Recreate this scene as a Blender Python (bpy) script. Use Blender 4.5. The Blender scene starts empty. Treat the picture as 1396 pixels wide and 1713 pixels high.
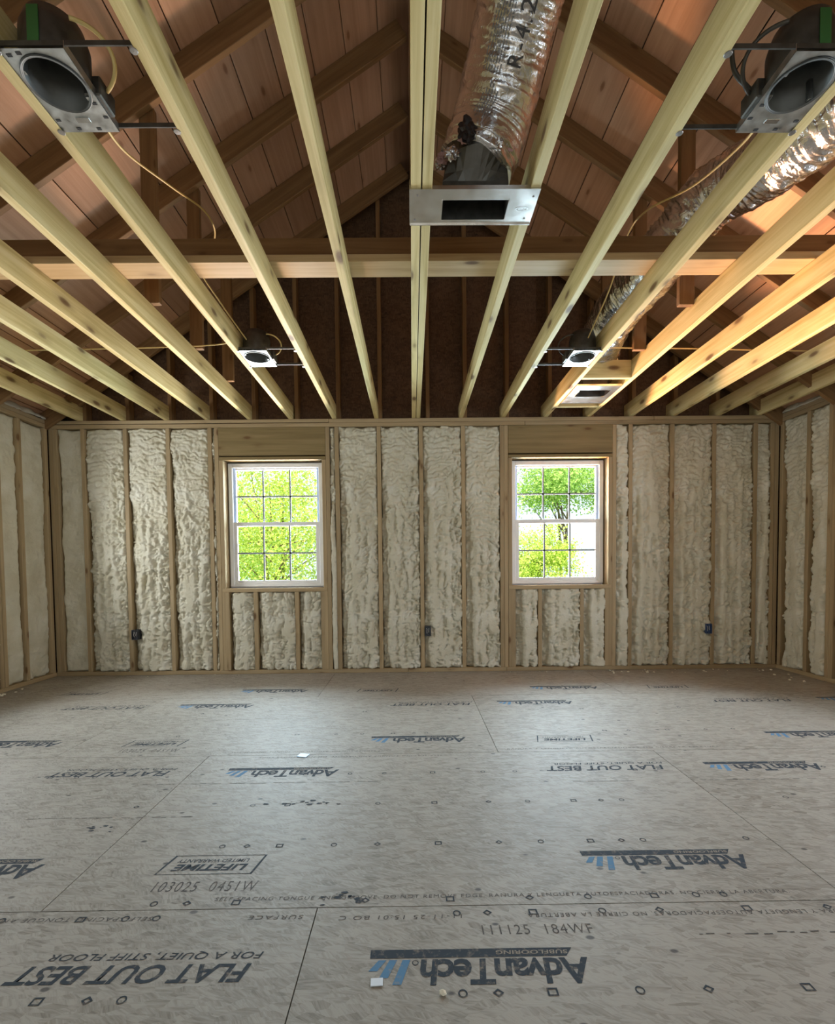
import bpy, bmesh, math, random
import numpy as np
from mathutils import Matrix, Vector

random.seed(7)
rng = np.random.default_rng(7)
scene = bpy.context.scene
COL = scene.collection

# ------------------------------------------------------------------ camera
F_PX, CX, CY = 809.6, 694.65, 980.87
YAW, TILT, ROLL = 0.0062, -0.0369, -0.0105
CAM_H, CAM_D = 1.0162, 4.7184
cd = bpy.data.cameras.new('camera')
cam = bpy.data.objects.new('camera', cd)
COL.objects.link(cam)
cd.sensor_fit = 'HORIZONTAL'
cd.sensor_width = 36.0
cd.lens = F_PX / 1396 * 36.0
cd.shift_x = (698 - CX) / 1396
cd.shift_y = (CY - 856.5) / 1396
cd.clip_start = 0.02
cd.clip_end = 400
_r = Vector((math.cos(YAW), -math.sin(YAW), 0))
_f = Vector((math.sin(YAW), math.cos(YAW), 0))
_u = Vector((0, 0, 1))
_f, _u = _f * math.cos(TILT) + _u * math.sin(TILT), _u * math.cos(TILT) - _f * math.sin(TILT)
_r, _u = _r * math.cos(ROLL) + _u * math.sin(ROLL), _u * math.cos(ROLL) - _r * math.sin(ROLL)
M = Matrix((_r, _u, -_f)).transposed().to_4x4()
M.translation = Vector((0, -CAM_D, CAM_H))
cam.matrix_world = M
scene.camera = cam

# ------------------------------------------------------------------ world, sun, window light, exposure
world = bpy.data.worlds.new('sky')
scene.world = world
world.use_nodes = True
wn = world.node_tree
bg = wn.nodes['Background']
bg.inputs['Color'].default_value = (0.80, 0.91, 1.0, 1)
bg.inputs['Strength'].default_value = 1.5

sd = bpy.data.lights.new('sun', 'SUN')
sd.energy = 11.5
sd.angle = 0.01
sd.color = (1.0, 0.95, 0.84)
sun = bpy.data.objects.new('sun', sd)
COL.objects.link(sun)
sun.rotation_euler = (math.radians(40), 0, math.radians(-18))   # from behind the house, high

def daylight(name, loc, direction, w, h, energy, color):
    """Area lamp for outside light"""
    d = bpy.data.lights.new(name, 'AREA')
    d.shape = 'RECTANGLE'; d.size = w; d.size_y = h
    d.energy = energy; d.color = color
    o = bpy.data.objects.new(name, d); COL.objects.link(o)
    o.location = loc
    o.rotation_euler = Vector(direction).to_track_quat('-Z', 'Y').to_euler()
    return o

XL, XR, H = -3.48, 3.57, 2.465       # faces of the side walls, height of the plates
YREAR = -7.2
WZ0, WZ1 = 0.84, 2.078               # window openings
daylight('daylight_left', (XL - 0.20, -1.11, 1.46), (1, 0, -.1), .90, 1.2, 58, (.95, .96, 1.0))
daylight('daylight_right', (XR + 0.20, -2.40, 1.46), (-1, 0, -.1), .90, 1.2, 84, (.80, .86, 1.0))
for i, x in enumerate((-2.1, 0.05, 2.2)):
    daylight('rear_fill', (x, YREAR - 0.2, 1.40), (0, 1, 0), 1.5, 1.9, 8, (.90, 1.0, .95))  # added fill lamps at assumed openings behind the camera
for x in (-1.34, 1.443):
    daylight('daylight_back', (x, 0.24, 1.46), (0, -1, -.15), .85, 1.15, 102, (.68, .85, 1.0))
# added warm lamps outside the two windows imitate sunlit ground lighting the joists
daylight('ground_bounce_fill', (.75, 1.75, 0.2), (.45, -1, .72), .7, .5, 330, (1.0, .46, .21)).data.spread = math.radians(105)
daylight('ground_bounce_fill', (-1.3, 1.75, 0.2), (0, -1, .72), .7, .5, 300, (1.0, .60, .40))

scene.view_settings.view_transform = 'Standard'
scene.view_settings.look = 'None'
scene.view_settings.gamma = 1.0
scene.view_settings.use_curve_mapping = False
scene.view_settings.exposure = 0.0

# ------------------------------------------------------------------ materials
MATS = {}

def new_mat(name):
    m = bpy.data.materials.new(name); m.use_nodes = True
    nt = m.node_tree
    for n in list(nt.nodes): nt.nodes.remove(n)
    out = nt.nodes.new('ShaderNodeOutputMaterial')
    b = nt.nodes.new('ShaderNodeBsdfPrincipled')
    nt.links.new(b.outputs[0], out.inputs[0])
    MATS[name] = m
    return m, nt, b, out

def N(nt, t, **kw):
    n = nt.nodes.new(t)
    for k, v in kw.items():
        if hasattr(n, k): setattr(n, k, v)
        else: n.inputs[k].default_value = v
    return n

def ramp(nt, stops):
    r = nt.nodes.new('ShaderNodeValToRGB')
    e = r.color_ramp.elements
    while len(e) < len(stops): e.new(0.5)
    for i, (p, c) in enumerate(stops):
        e[i].position = p; e[i].color = (*c, 1)
    return r

def coords(nt, scale, rand=True):
    tc = N(nt, 'ShaderNodeTexCoord')
    v = tc.outputs['Object']
    if rand:
        oi = N(nt, 'ShaderNodeObjectInfo')
        ml = N(nt, 'ShaderNodeVectorMath', operation='SCALE'); ml.inputs[0].default_value = (37.1, 11.7, 5.3)
        nt.links.new(oi.outputs['Random'], ml.inputs['Scale'])
        ad = N(nt, 'ShaderNodeVectorMath', operation='ADD')
        nt.links.new(v, ad.inputs[0]); nt.links.new(ml.outputs[0], ad.inputs[1])
        v = ad.outputs[0]
    mp = N(nt, 'ShaderNodeVectorMath', operation='MULTIPLY'); mp.inputs[1].default_value = scale
    nt.links.new(v, mp.inputs[0])
    return v, mp.outputs[0]

def wood(name, dark, mid, light, knot=(.13, .065, .025), knot_size=.185, rough=.6, hue=.12):
    m, nt, b, out = new_mat(name)
    raw, v = coords(nt, (1.1, 26, 26))
    n1 = N(nt, 'ShaderNodeTexNoise', Scale=1.0, Detail=6.0, Roughness=.62, Distortion=.6)
    nt.links.new(v, n1.inputs['Vector'])
    r = ramp(nt, [(.28, dark), (.5, mid), (.72, light)])
    nt.links.new(n1.outputs['Fac'], r.inputs[0])
    # knots
    mp = N(nt, 'ShaderNodeVectorMath', operation='MULTIPLY'); mp.inputs[1].default_value = (3.2, 8.5, 8.5)
    nt.links.new(raw, mp.inputs[0])
    vo = N(nt, 'ShaderNodeTexVoronoi', Scale=1.0)
    nt.links.new(mp.outputs[0], vo.inputs['Vector'])
    kr = ramp(nt, [(0.0, (1, 1, 1)), (knot_size * .6, (.85, .85, .85)), (knot_size, (.22, .22, .22)), (knot_size * 1.9, (0, 0, 0))])
    nt.links.new(vo.outputs['Distance'], kr.inputs[0])
    mx = N(nt, 'ShaderNodeMixRGB'); mx.inputs[2].default_value = (*knot, 1)
    nt.links.new(kr.outputs[0], mx.inputs[0]); nt.links.new(r.outputs[0], mx.inputs[1])
    # broad tone per piece and along the piece
    oi = N(nt, 'ShaderNodeObjectInfo')
    n2 = N(nt, 'ShaderNodeTexNoise', Scale=.5, Detail=2.0)
    nt.links.new(raw, n2.inputs['Vector'])
    ma = N(nt, 'ShaderNodeMath', operation='ADD'); nt.links.new(oi.outputs['Random'], ma.inputs[0]); nt.links.new(n2.outputs['Fac'], ma.inputs[1])
    mr = N(nt, 'ShaderNodeMapRange'); mr.inputs[1].default_value = .3; mr.inputs[2].default_value = 1.7
    mr.inputs[3].default_value = 1 - hue; mr.inputs[4].default_value = 1 + hue
    nt.links.new(ma.outputs[0], mr.inputs[0])
    hs = N(nt, 'ShaderNodeHueSaturation'); nt.links.new(mr.outputs[0], hs.inputs['Value'])
    nt.links.new(mx.outputs[0], hs.inputs['Color'])
    nt.links.new(hs.outputs[0], b.inputs['Base Color'])
    b.inputs['Roughness'].default_value = rough
    b.inputs['Specular IOR Level'].default_value = .25
    bp = N(nt, 'ShaderNodeBump', Strength=.15, Distance=.003)
    nt.links.new(n1.outputs['Fac'], bp.inputs['Height']); nt.links.new(bp.outputs[0], b.inputs['Normal'])
    return m

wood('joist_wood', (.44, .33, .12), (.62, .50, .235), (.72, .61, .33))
wood('stud_wood', (.29, .205, .108), (.37, .27, .15), (.43, .325, .19), knot_size=.13)
wood('header_wood', (.19, .132, .058), (.235, .17, .076), (.28, .205, .098), knot_size=.15)
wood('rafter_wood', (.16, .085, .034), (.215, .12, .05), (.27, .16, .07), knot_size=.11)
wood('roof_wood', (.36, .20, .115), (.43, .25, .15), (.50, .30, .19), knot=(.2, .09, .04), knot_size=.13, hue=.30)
wood('strong_wood', (.44, .305, .15), (.54, .39, .21), (.62, .465, .27), knot_size=.15)

def foam_mat():
    m, nt, b, out = new_mat('spray_foam')
    raw, v = coords(nt, (1, 1, 1), rand=False)
    n1 = N(nt, 'ShaderNodeTexNoise', Scale=5.0, Detail=4.0)
    nt.links.new(v, n1.inputs['Vector'])
    r = ramp(nt, [(.3, (.53, .48, .35)), (.52, (.61, .565, .44)), (.75, (.68, .645, .54))])
    nt.links.new(n1.outputs['Fac'], r.inputs[0])
    nt.links.new(r.outputs[0], b.inputs['Base Color'])
    b.inputs['Roughness'].default_value = .55
    b.inputs['Specular IOR Level'].default_value = .35
    n2 = N(nt, 'ShaderNodeTexNoise', Scale=70.0, Detail=3.0, Distortion=1.0)
    nt.links.new(v, n2.inputs['Vector'])
    bp = N(nt, 'ShaderNodeBump', Strength=.7, Distance=.006)
    nt.links.new(n2.outputs['Fac'], bp.inputs['Height']); nt.links.new(bp.outputs[0], b.inputs['Normal'])
foam_mat()

def osb(name, stops, rough, wear=True):
    m, nt, b, out = new_mat(name)
    raw, v = coords(nt, (1, 1, 1))
    vo = N(nt, 'ShaderNodeTexVoronoi', Scale=48.0); vo.inputs['Randomness'].default_value = 1
    st = N(nt, 'ShaderNodeVectorMath', operation='MULTIPLY'); st.inputs[1].default_value = (.42, 1.35, 1)
    nt.links.new(v, st.inputs[0]); nt.links.new(st.outputs[0], vo.inputs['Vector'])
    sx = N(nt, 'ShaderNodeSeparateColor'); nt.links.new(vo.outputs['Color'], sx.inputs[0])
    an = N(nt, 'ShaderNodeMath', operation='MULTIPLY'); an.inputs[1].default_value = 1.1
    nt.links.new(sx.outputs[0], an.inputs[0])
    rt = N(nt, 'ShaderNodeVectorRotate', rotation_type='Z_AXIS'); nt.links.new(v, rt.inputs['Vector']); nt.links.new(an.outputs[0], rt.inputs['Angle'])
    s2 = N(nt, 'ShaderNodeVectorMath', operation='MULTIPLY'); s2.inputs[1].default_value = (14, 130, 9)
    nt.links.new(rt.outputs[0], s2.inputs[0])
    n1 = N(nt, 'ShaderNodeTexNoise', Scale=1.0, Detail=4.0, Roughness=.6); nt.links.new(s2.outputs[0], n1.inputs['Vector'])
    ad = N(nt, 'ShaderNodeMath', operation='MULTIPLY_ADD'); ad.inputs[1].default_value = .22
    nt.links.new(sx.outputs[1], ad.inputs[0]); nt.links.new(n1.outputs['Fac'], ad.inputs[2])
    n3 = N(nt, 'ShaderNodeTexNoise', Scale=1.4, Detail=5.0, Roughness=.65); nt.links.new(v, n3.inputs['Vector'])
    a2 = N(nt, 'ShaderNodeMath', operation='MULTIPLY_ADD'); a2.inputs[1].default_value = .45
    nt.links.new(n3.outputs['Fac'], a2.inputs[0]); nt.links.new(ad.outputs[0], a2.inputs[2])
    r = ramp(nt, stops); nt.links.new(a2.outputs[0], r.inputs[0])
    col = r.outputs[0]
    if wear:
        # pale gouges and dark specks
        s3 = N(nt, 'ShaderNodeVectorMath', operation='MULTIPLY'); s3.inputs[1].default_value = (7, 55, 1)
        r3 = N(nt, 'ShaderNodeVectorRotate', rotation_type='Z_AXIS'); nt.links.new(N(nt, 'ShaderNodeMath', operation='MULTIPLY').outputs[0], r3.inputs['Angle'])
        _q = r3.inputs['Angle'].links[0].from_node; _q.inputs[1].default_value = 9.0; nt.links.new(n3.outputs['Fac'], _q.inputs[0])
        nt.links.new(v, r3.inputs['Vector']); nt.links.new(r3.outputs[0], s3.inputs[0])
        n4 = N(nt, 'ShaderNodeTexNoise', Scale=1.0, Detail=3.0); nt.links.new(s3.outputs[0], n4.inputs['Vector'])
        r4 = ramp(nt, [(.67, (0, 0, 0)), (.76, (.65, .65, .65))]); nt.links.new(n4.outputs['Fac'], r4.inputs[0])
        mx = N(nt, 'ShaderNodeMixRGB'); mx.inputs[2].default_value = (.62, .57, .50, 1)
        nt.links.new(r4.outputs[0], mx.inputs[0]); nt.links.new(col, mx.inputs[1])
        vs = N(nt, 'ShaderNodeTexVoronoi', Scale=7.0); s5 = N(nt, 'ShaderNodeVectorMath', operation='MULTIPLY'); s5.inputs[1].default_value = (.8, 1.3, 1)
        nt.links.new(v, s5.inputs[0]); nt.links.new(s5.outputs[0], vs.inputs['Vector'])
        r5 = ramp(nt, [(.05, (.9, .9, .9)), (.08, (0, 0, 0))]); nt.links.new(vs.outputs['Distance'], r5.inputs[0])
        m2 = N(nt, 'ShaderNodeMixRGB'); m2.inputs[2].default_value = (.05, .04, .035, 1)
        nt.links.new(r5.outputs[0], m2.inputs[0]); nt.links.new(mx.outputs[0], m2.inputs[1])
        col = m2.outputs[0]
    nt.links.new(col, b.inputs['Base Color'])
    b.inputs['Roughness'].default_value = rough
    b.inputs['Specular IOR Level'].default_value = .45
    bp = N(nt, 'ShaderNodeBump', Strength=.25, Distance=.002)
    nt.links.new(n1.outputs['Fac'], bp.inputs['Height']); nt.links.new(bp.outputs[0], b.inputs['Normal'])
osb('subfloor_osb', [(.50, (.145, .118, .09)), (.72, (.25, .22, .18)), (.95, (.35, .315, .268))], .58)
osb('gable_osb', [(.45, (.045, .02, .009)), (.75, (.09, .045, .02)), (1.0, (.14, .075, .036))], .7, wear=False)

def plain(name, col, rough=.5, metal=0.0, noise=0.0, nscale=20, spec=.5):
    m, nt, b, out = new_mat(name)
    b.inputs['Base Color'].default_value = (*col, 1)
    b.inputs['Roughness'].default_value = rough
    b.inputs['Metallic'].default_value = metal
    b.inputs['Specular IOR Level'].default_value = spec
    if noise:
        raw, v = coords(nt, (1, 1, 1), rand=False)
        n1 = N(nt, 'ShaderNodeTexNoise', Scale=nscale, Detail=4.0); nt.links.new(v, n1.inputs['Vector'])
        r = ramp(nt, [(.3, tuple(c * (1 - noise) for c in col)), (.7, tuple(min(1, c * (1 + noise)) for c in col))])
        nt.links.new(n1.outputs['Fac'], r.inputs[0]); nt.links.new(r.outputs[0], b.inputs['Base Color'])
        if metal > .5:
            mr = N(nt, 'ShaderNodeMapRange'); mr.inputs[3].default_value = rough * .7; mr.inputs[4].default_value = rough * 1.4
            nt.links.new(n1.outputs['Fac'], mr.inputs[0]); nt.links.new(mr.outputs[0], b.inputs['Roughness'])
    return m
plain('vinyl', (.80, .80, .80), .35)
plain('muntin_grey', (.30, .33, .34), .4)
plain('jamb_blue', (.55, .68, .92), .4)
plain('galvanized', (.62, .64, .64), .30, 1.0, .18, 30)
plain('boot_metal', (.70, .70, .69), .22, 1.0, .12, 14)
plain('dark_metal', (.10, .095, .085), .45, .8, .2, 30)
plain('can_inside', (.13, .135, .13), .5, .6, .2, 20)
plain('black_void', (.012, .012, .012), .8)
plain('romex', (.66, .50, .20), .5)
plain('romex_brown', (.22, .12, .05), .5)
plain('cable_black', (.05, .045, .035), .5, noise=.3)
plain('green_label', (.03, .12, .03), .5)
plain('underlay', (.05, .04, .035), .9)
plain('box_navy', (.03, .06, .14), .45)
plain('box_charcoal', (.035, .037, .045), .45)
plain('wire_white', (.7, .68, .62), .5)
plain('tag_white', (.72, .76, .82), .4)
plain('tag_blue', (.45, .66, .95), .4)
plain('crumb', (.72, .66, .52), .7, noise=.1)
plain('black_tape', (.02, .015, .015), .3)
plain('pink_insulation', (.46, .28, .27), .7, noise=.3, nscale=30)
plain('bark', (.16, .11, .07), .9, noise=.4)
plain('grass', (.12, .22, .05), .9, noise=.4, nscale=3)
plain('siding', (.55, .55, .52), .8)
plain('duct_print', (.05, .05, .055), .5)
plain('duct_fine_print', (.20, .20, .21), .5)
plain('nail', (.3, .28, .26), .4, .9)

def ink(name, col):
    m, nt, b, out = new_mat(name)
    raw, v = coords(nt, (1, 1, 1), rand=False)
    n1 = N(nt, 'ShaderNodeTexNoise', Scale=45.0, Detail=5.0, Roughness=.7); nt.links.new(v, n1.inputs['Vector'])
    r = ramp(nt, [(.52, (0, 0, 0)), (.72, (.75, .75, .75))]); nt.links.new(n1.outputs['Fac'], r.inputs[0])
    mx = N(nt, 'ShaderNodeMixRGB'); mx.inputs[1].default_value = (*col, 1); mx.inputs[2].default_value = (.31, .25, .19, 1)
    nt.links.new(r.outputs[0], mx.inputs[0]); nt.links.new(mx.outputs[0], b.inputs['Base Color'])
    b.inputs['Roughness'].default_value = .75
    b.inputs['Specular IOR Level'].default_value = .2
ink('ink_dark', (.035, .045, .058))
ink('ink_grey', (.10, .09, .085))
ink('ink_blue', (.10, .22, .36))
ink('ink_knockout', (.30, .26, .21))

def glass():
    m = bpy.data.materials.new('window_glass'); m.use_nodes = True; nt = m.node_tree
    for n in list(nt.nodes): nt.nodes.remove(n)
    out = nt.nodes.new('ShaderNodeOutputMaterial')
    t = nt.nodes.new('ShaderNodeBsdfTransparent'); t.inputs[0].default_value = (.96, .98, .97, 1)
    g = nt.nodes.new('ShaderNodeBsdfGlossy'); g.inputs['Roughness'].default_value = .02
    fr = nt.nodes.new('ShaderNodeFresnel'); fr.inputs[0].default_value = 1.15
    mx = nt.nodes.new('ShaderNodeMixShader')
    nt.links.new(fr.outputs[0], mx.inputs[0]); nt.links.new(t.outputs[0], mx.inputs[1]); nt.links.new(g.outputs[0], mx.inputs[2])
    nt.links.new(mx.outputs[0], out.inputs[0]); MATS['window_glass'] = m
glass()

def leaf(name, c1, c2):
    m = bpy.data.materials.new(name); m.use_nodes = True; nt = m.node_tree
    for n in list(nt.nodes): nt.nodes.remove(n)
    out = nt.nodes.new('ShaderNodeOutputMaterial')
    tc = nt.nodes.new('ShaderNodeTexCoord')
    n1 = N(nt, 'ShaderNodeTexNoise', Scale=3.0, Detail=3.0); nt.links.new(tc.outputs['Object'], n1.inputs['Vector'])
    r = ramp(nt, [(.35, c1), (.65, c2)]); nt.links.new(n1.outputs['Fac'], r.inputs[0])
    d = nt.nodes.new('ShaderNodeBsdfDiffuse'); t = nt.nodes.new('ShaderNodeBsdfTranslucent')
    mx = nt.nodes.new('ShaderNodeMixShader'); mx.inputs[0].default_value = .45
    for s in (d, t): nt.links.new(r.outputs[0], s.inputs[0])
    nt.links.new(d.outputs[0], mx.inputs[1]); nt.links.new(t.outputs[0], mx.inputs[2]); nt.links.new(mx.outputs[0], out.inputs[0])
    MATS[name] = m
leaf('leaf_yellow', (.42, .58, .08), (.74, .80, .24))
leaf('leaf_green', (.30, .50, .12), (.54, .70, .22))

def foil():
    m, nt, b, out = new_mat('duct_foil')
    b.inputs['Base Color'].default_value = (.72, .72, .74, 1)
    b.inputs['Metallic'].default_value = 1.0
    b.inputs['Roughness'].default_value = .26
    raw, v = coords(nt, (1, 1, 1), rand=False)
    n1 = N(nt, 'ShaderNodeTexNoise', Scale=26.0, Detail=4.0, Distortion=1.2); nt.links.new(v, n1.inputs['Vector'])
    bp = N(nt, 'ShaderNodeBump', Strength=.55, Distance=.012)
    nt.links.new(n1.outputs['Fac'], bp.inputs['Height']); nt.links.new(bp.outputs[0], b.inputs['Normal'])
foil()

# ------------------------------------------------------------------ builders
def link(o, parent=None, mat=None):
    COL.objects.link(o)
    if parent is not None: o.parent = parent
    return o

def setmat(me, mat):
    me.materials.clear(); me.materials.append(MATS[mat])

def obj(name, me, parent=None, M=None):
    o = bpy.data.objects.new(name, me); link(o, parent)
    if M is not None: o.matrix_basis = M
    return o

def empty(name, loc=(0, 0, 0), rz=0, label=None, cat=None, group=None, kind=None):
    o = bpy.data.objects.new(name, None); COL.objects.link(o)
    o.empty_display_size = .1
    o.location = loc; o.rotation_euler = (0, 0, rz)
    if label: o['label'] = label
    if cat: o['category'] = cat
    if group: o['group'] = group
    if kind: o['kind'] = kind
    return o

def tag(o, label=None, cat=None, group=None, kind=None):
    if label: o['label'] = label
    if cat: o['category'] = cat
    if group: o['group'] = group
    if kind: o['kind'] = kind
    return o

class MB:
    def __init__(s): s.bm = bmesh.new()
    def box(s, a, b, bevel=0):
        x0, y0, z0 = a; x1, y1, z1 = b
        vs = [s.bm.verts.new(p) for p in ((x0, y0, z0), (x1, y0, z0), (x1, y1, z0), (x0, y1, z0), (x0, y0, z1), (x1, y0, z1), (x1, y1, z1), (x0, y1, z1))]
        fs = [s.bm.faces.new([vs[i] for i in q]) for q in ((3, 2, 1, 0), (4, 5, 6, 7), (0, 1, 5, 4), (1, 2, 6, 5), (2, 3, 7, 6), (3, 0, 4, 7))]
        if bevel:
            es = list({e for f in fs for e in f.edges})
            bmesh.ops.bevel(s.bm, geom=es, offset=bevel, segments=1, affect='EDGES', profile=.5)
        return s
    def poly(s, pts, t=(0, 0, 0)):
        """polygon, extruded by vector t when given"""
        v = [s.bm.verts.new(p) for p in pts]; f = s.bm.faces.new(v)
        if any(t):
            w = [s.bm.verts.new(Vector(p) + Vector(t)) for p in pts]
            s.bm.faces.new(list(reversed(w)))
            n = len(v)
            for i in range(n): s.bm.faces.new((v[i], w[i], w[(i + 1) % n], v[(i + 1) % n]))
        return s
    def tube(s, pts, r, seg=8, cap=True):
        pts = [Vector(p) for p in pts]; rings = []
        up = Vector((0, 0, 1))
        for i, p in enumerate(pts):
            t = (pts[min(i + 1, len(pts) - 1)] - pts[max(i - 1, 0)]).normalized()
            a = t.cross(up)
            if a.length < .05: a = t.cross(Vector((1, 0, 0)))
            a.normalize(); b2 = t.cross(a)
            rr = r[i] if isinstance(r, (list, tuple)) else r
            rings.append([s.bm.verts.new(p + (a * math.cos(2 * math.pi * k / seg) + b2 * math.sin(2 * math.pi * k / seg)) * rr) for k in range(seg)])
        for A, B in zip(rings, rings[1:]):
            for k in range(seg): s.bm.faces.new((A[k], A[(k + 1) % seg], B[(k + 1) % seg], B[k]))
        if cap:
            s.bm.faces.new(list(reversed(rings[0]))); s.bm.faces.new(rings[-1])
        return s
    def lathe(s, prof, seg=32, c=(0, 0)):
        rings = []
        for r, z in prof:
            rings.append([s.bm.verts.new((c[0] + r * math.cos(2 * math.pi * k / seg), c[1] + r * math.sin(2 * math.pi * k / seg), z)) for k in range(seg)])
        for A, B in zip(rings, rings[1:]):
            for k in range(seg): s.bm.faces.new((A[k], A[(k + 1) % seg], B[(k + 1) % seg], B[k]))
        return s
    def mesh(s, name, mat, smooth=False):
        bmesh.ops.recalc_face_normals(s.bm, faces=s.bm.faces)
        me = bpy.data.meshes.new(name); s.bm.to_mesh(me); s.bm.free()
        setmat(me, mat)
        if smooth:
            for p in me.polygons: p.use_smooth = True
        return me
    def build(s, name, mat, parent=None, smooth=False, M=None):
        return obj(name, s.mesh(name, mat, smooth), parent, M)

_lum = {}
def lumber(name, p, ex, ey, size, mat, parent):
    """A stick of timber: p = centre, ex = length direction, ey = width direction, size = (length, width, thickness).
    Meshes are shared between alike sticks; local x runs along the grain."""
    key = (tuple(round(q, 4) for q in size), mat)
    if key not in _lum:
        l, w, t = size
        _lum[key] = MB().box((-l / 2, -w / 2, -t / 2), (l / 2, w / 2, t / 2), bevel=min(.003, t * .12)).mesh(name, mat)
    ex = Vector(ex).normalized(); ey = Vector(ey).normalized(); ez = ex.cross(ey)
    M = Matrix((ex, ey, ez)).transposed().to_4x4(); M.translation = Vector(p)
    return obj(name, _lum[key], parent, M)

def vnoise(x, y, seed):
    """smooth value noise on numpy arrays"""
    r = np.random.default_rng(seed).random((64, 64))
    xi = np.floor(x).astype(int); yi = np.floor(y).astype(int)
    fx = x - xi; fy = y - yi
    fx = fx * fx * fx * (fx * (fx * 6 - 15) + 10); fy = fy * fy * fy * (fy * (fy * 6 - 15) + 10)
    a = r[xi % 64, yi % 64]; b = r[(xi + 1) % 64, yi % 64]; c = r[xi % 64, (yi + 1) % 64]; d = r[(xi + 1) % 64, (yi + 1) % 64]
    return (a * (1 - fx) + b * fx) * (1 - fy) + (c * (1 - fx) + d * fx) * fy - .5

def foam_mesh(w, h, seed, style='flow', res=.0075, z0=0.0, back=.11):
    """Spray foam filling one stud bay: local x across, z up, y = depth (0 = face of studs, + = outwards)."""
    nu = max(6, int(w / res)); nv = max(6, int(h / res))
    u, v = np.meshgrid(np.linspace(0, w, nu), np.linspace(0, h, nv))
    R = np.random.default_rng(seed)
    d = np.full_like(u, .020)
    zz = v + z0
    # general lumps
    d -= vnoise(u / .16 + 9, v / .22, seed + 1) * .022
    if style == 'smooth':
        d += .004
        d -= vnoise(u / .05, v / .04, seed + 2) * .008 + vnoise(u / .02, v / .02, seed + 3) * .005
    else:
        wu = vnoise(u / .09, v / .09, seed + 8); wv = vnoise(u / .08 + 3, v / .10, seed + 9)
        lump = (np.abs(vnoise(u / .050 + wu * 2, v / .058 + wv * 2, seed + 2)) * .060 + np.abs(vnoise(u / .026 + wv * 2, v / .024 + wu * 2, seed + 3)) * .042 - .009
                + vnoise(u / .012, v / .011, seed + 4) * .009)
        top = 1 / (1 + np.exp(-(zz - 1.66 + vnoise(u / .15, v * 0, seed + 5) * .9) / .10))
        arch = (u / w - .5) ** 2 * (R.random() * .26 - .08) + (u / w - .5) * (R.random() - .5) * .06
        ph = (v + arch + vnoise(u / .10, v / .14, seed + 6) * .10 + vnoise(u / .045, v / .05, seed + 18) * .040) / .050
        ridges = (np.abs(np.sin(np.pi * ph)) ** .7 - .55) * .016 * np.clip(.25 + 1.6 * (vnoise(u / .11, v / .06, seed + 7) + .45), .1, 1.6)
        beads = np.zeros_like(u)
        for c in ([.32, .52, .78] if R.random() < .6 else [.27, .45, .66]):
            cc = c * w + vnoise(v * 0 + c * 31, v / .28, seed + 11) * .05 + vnoise(v * 0 + c * 17, v / .09, seed + 12) * .018
            s = .020 + .008 * R.random()
            beads += np.exp(-((u - cc) / s) ** 2) * (.020 + .016 * R.random())
        d -= top * (ridges + .55 * lump) + (1 - top) * (beads + lump * (.75 + .9 * (u / w)))
        # seam between two lifts
        zs = .60 + vnoise(u / .1, v * 0, seed + 13) * .04
        d += np.exp(-((zz - zs) / .010) ** 2) * .013
        # thin foam left on one side
        ew = .035 + .035 * R.random() + vnoise(v * 0, v / .25, seed + 14) * .05 + vnoise(v * 0, v / .05, seed + 15) * .014
        d += (1 - top) * .034 / (1 + np.exp((u - ew) / .005))
    edge = np.minimum(np.minimum(u, w - u), np.minimum(v, h - v))
    ragged = .012 + .012 * (vnoise(u / .03, v / .04, seed + 16) + .5)
    d += np.clip(1 - edge / ragged, 0, 1) ** 1.5 * (.022 + vnoise(u / .05, v / .09, seed + 17) * .045)
    d = np.clip(d, -.012, back - .01)
    verts = np.stack([u, d, v], -1).reshape(-1, 3)
    idx = np.arange(nu * nv).reshape(nv, nu)
    faces = np.stack([idx[:-1, :-1], idx[:-1, 1:], idx[1:, 1:], idx[1:, :-1]], -1).reshape(-1, 4).tolist()
    # skirt back to the sheathing
    rim = list(idx[0, :]) + list(idx[1:, -1]) + list(idx[-1, -2::-1]) + list(idx[-2:0:-1, 0])
    n0 = len(verts)
    rv = verts[rim].copy(); rv[:, 1] = back
    verts = np.concatenate([verts, rv]); k = len(rim)
    for i in range(k): faces.append([int(rim[i]), int(n0 + i), int(n0 + (i + 1) % k), int(rim[(i + 1) % k])])
    faces.append([int(n0 + i) for i in range(k)])
    me = bpy.data.meshes.new('spray_foam'); me.from_pydata(verts.tolist(), [], faces); me.update()
    for p in me.polygons[:-(k + 1)]: p.use_smooth = True
    setmat(me, 'spray_foam')
    return me

X, Y, Z = Vector((1, 0, 0)), Vector((0, 1, 0)), Vector((0, 0, 1))
TH = .038                    # thickness of 2x lumber
D6 = .14                     # depth of 2x6

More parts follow.
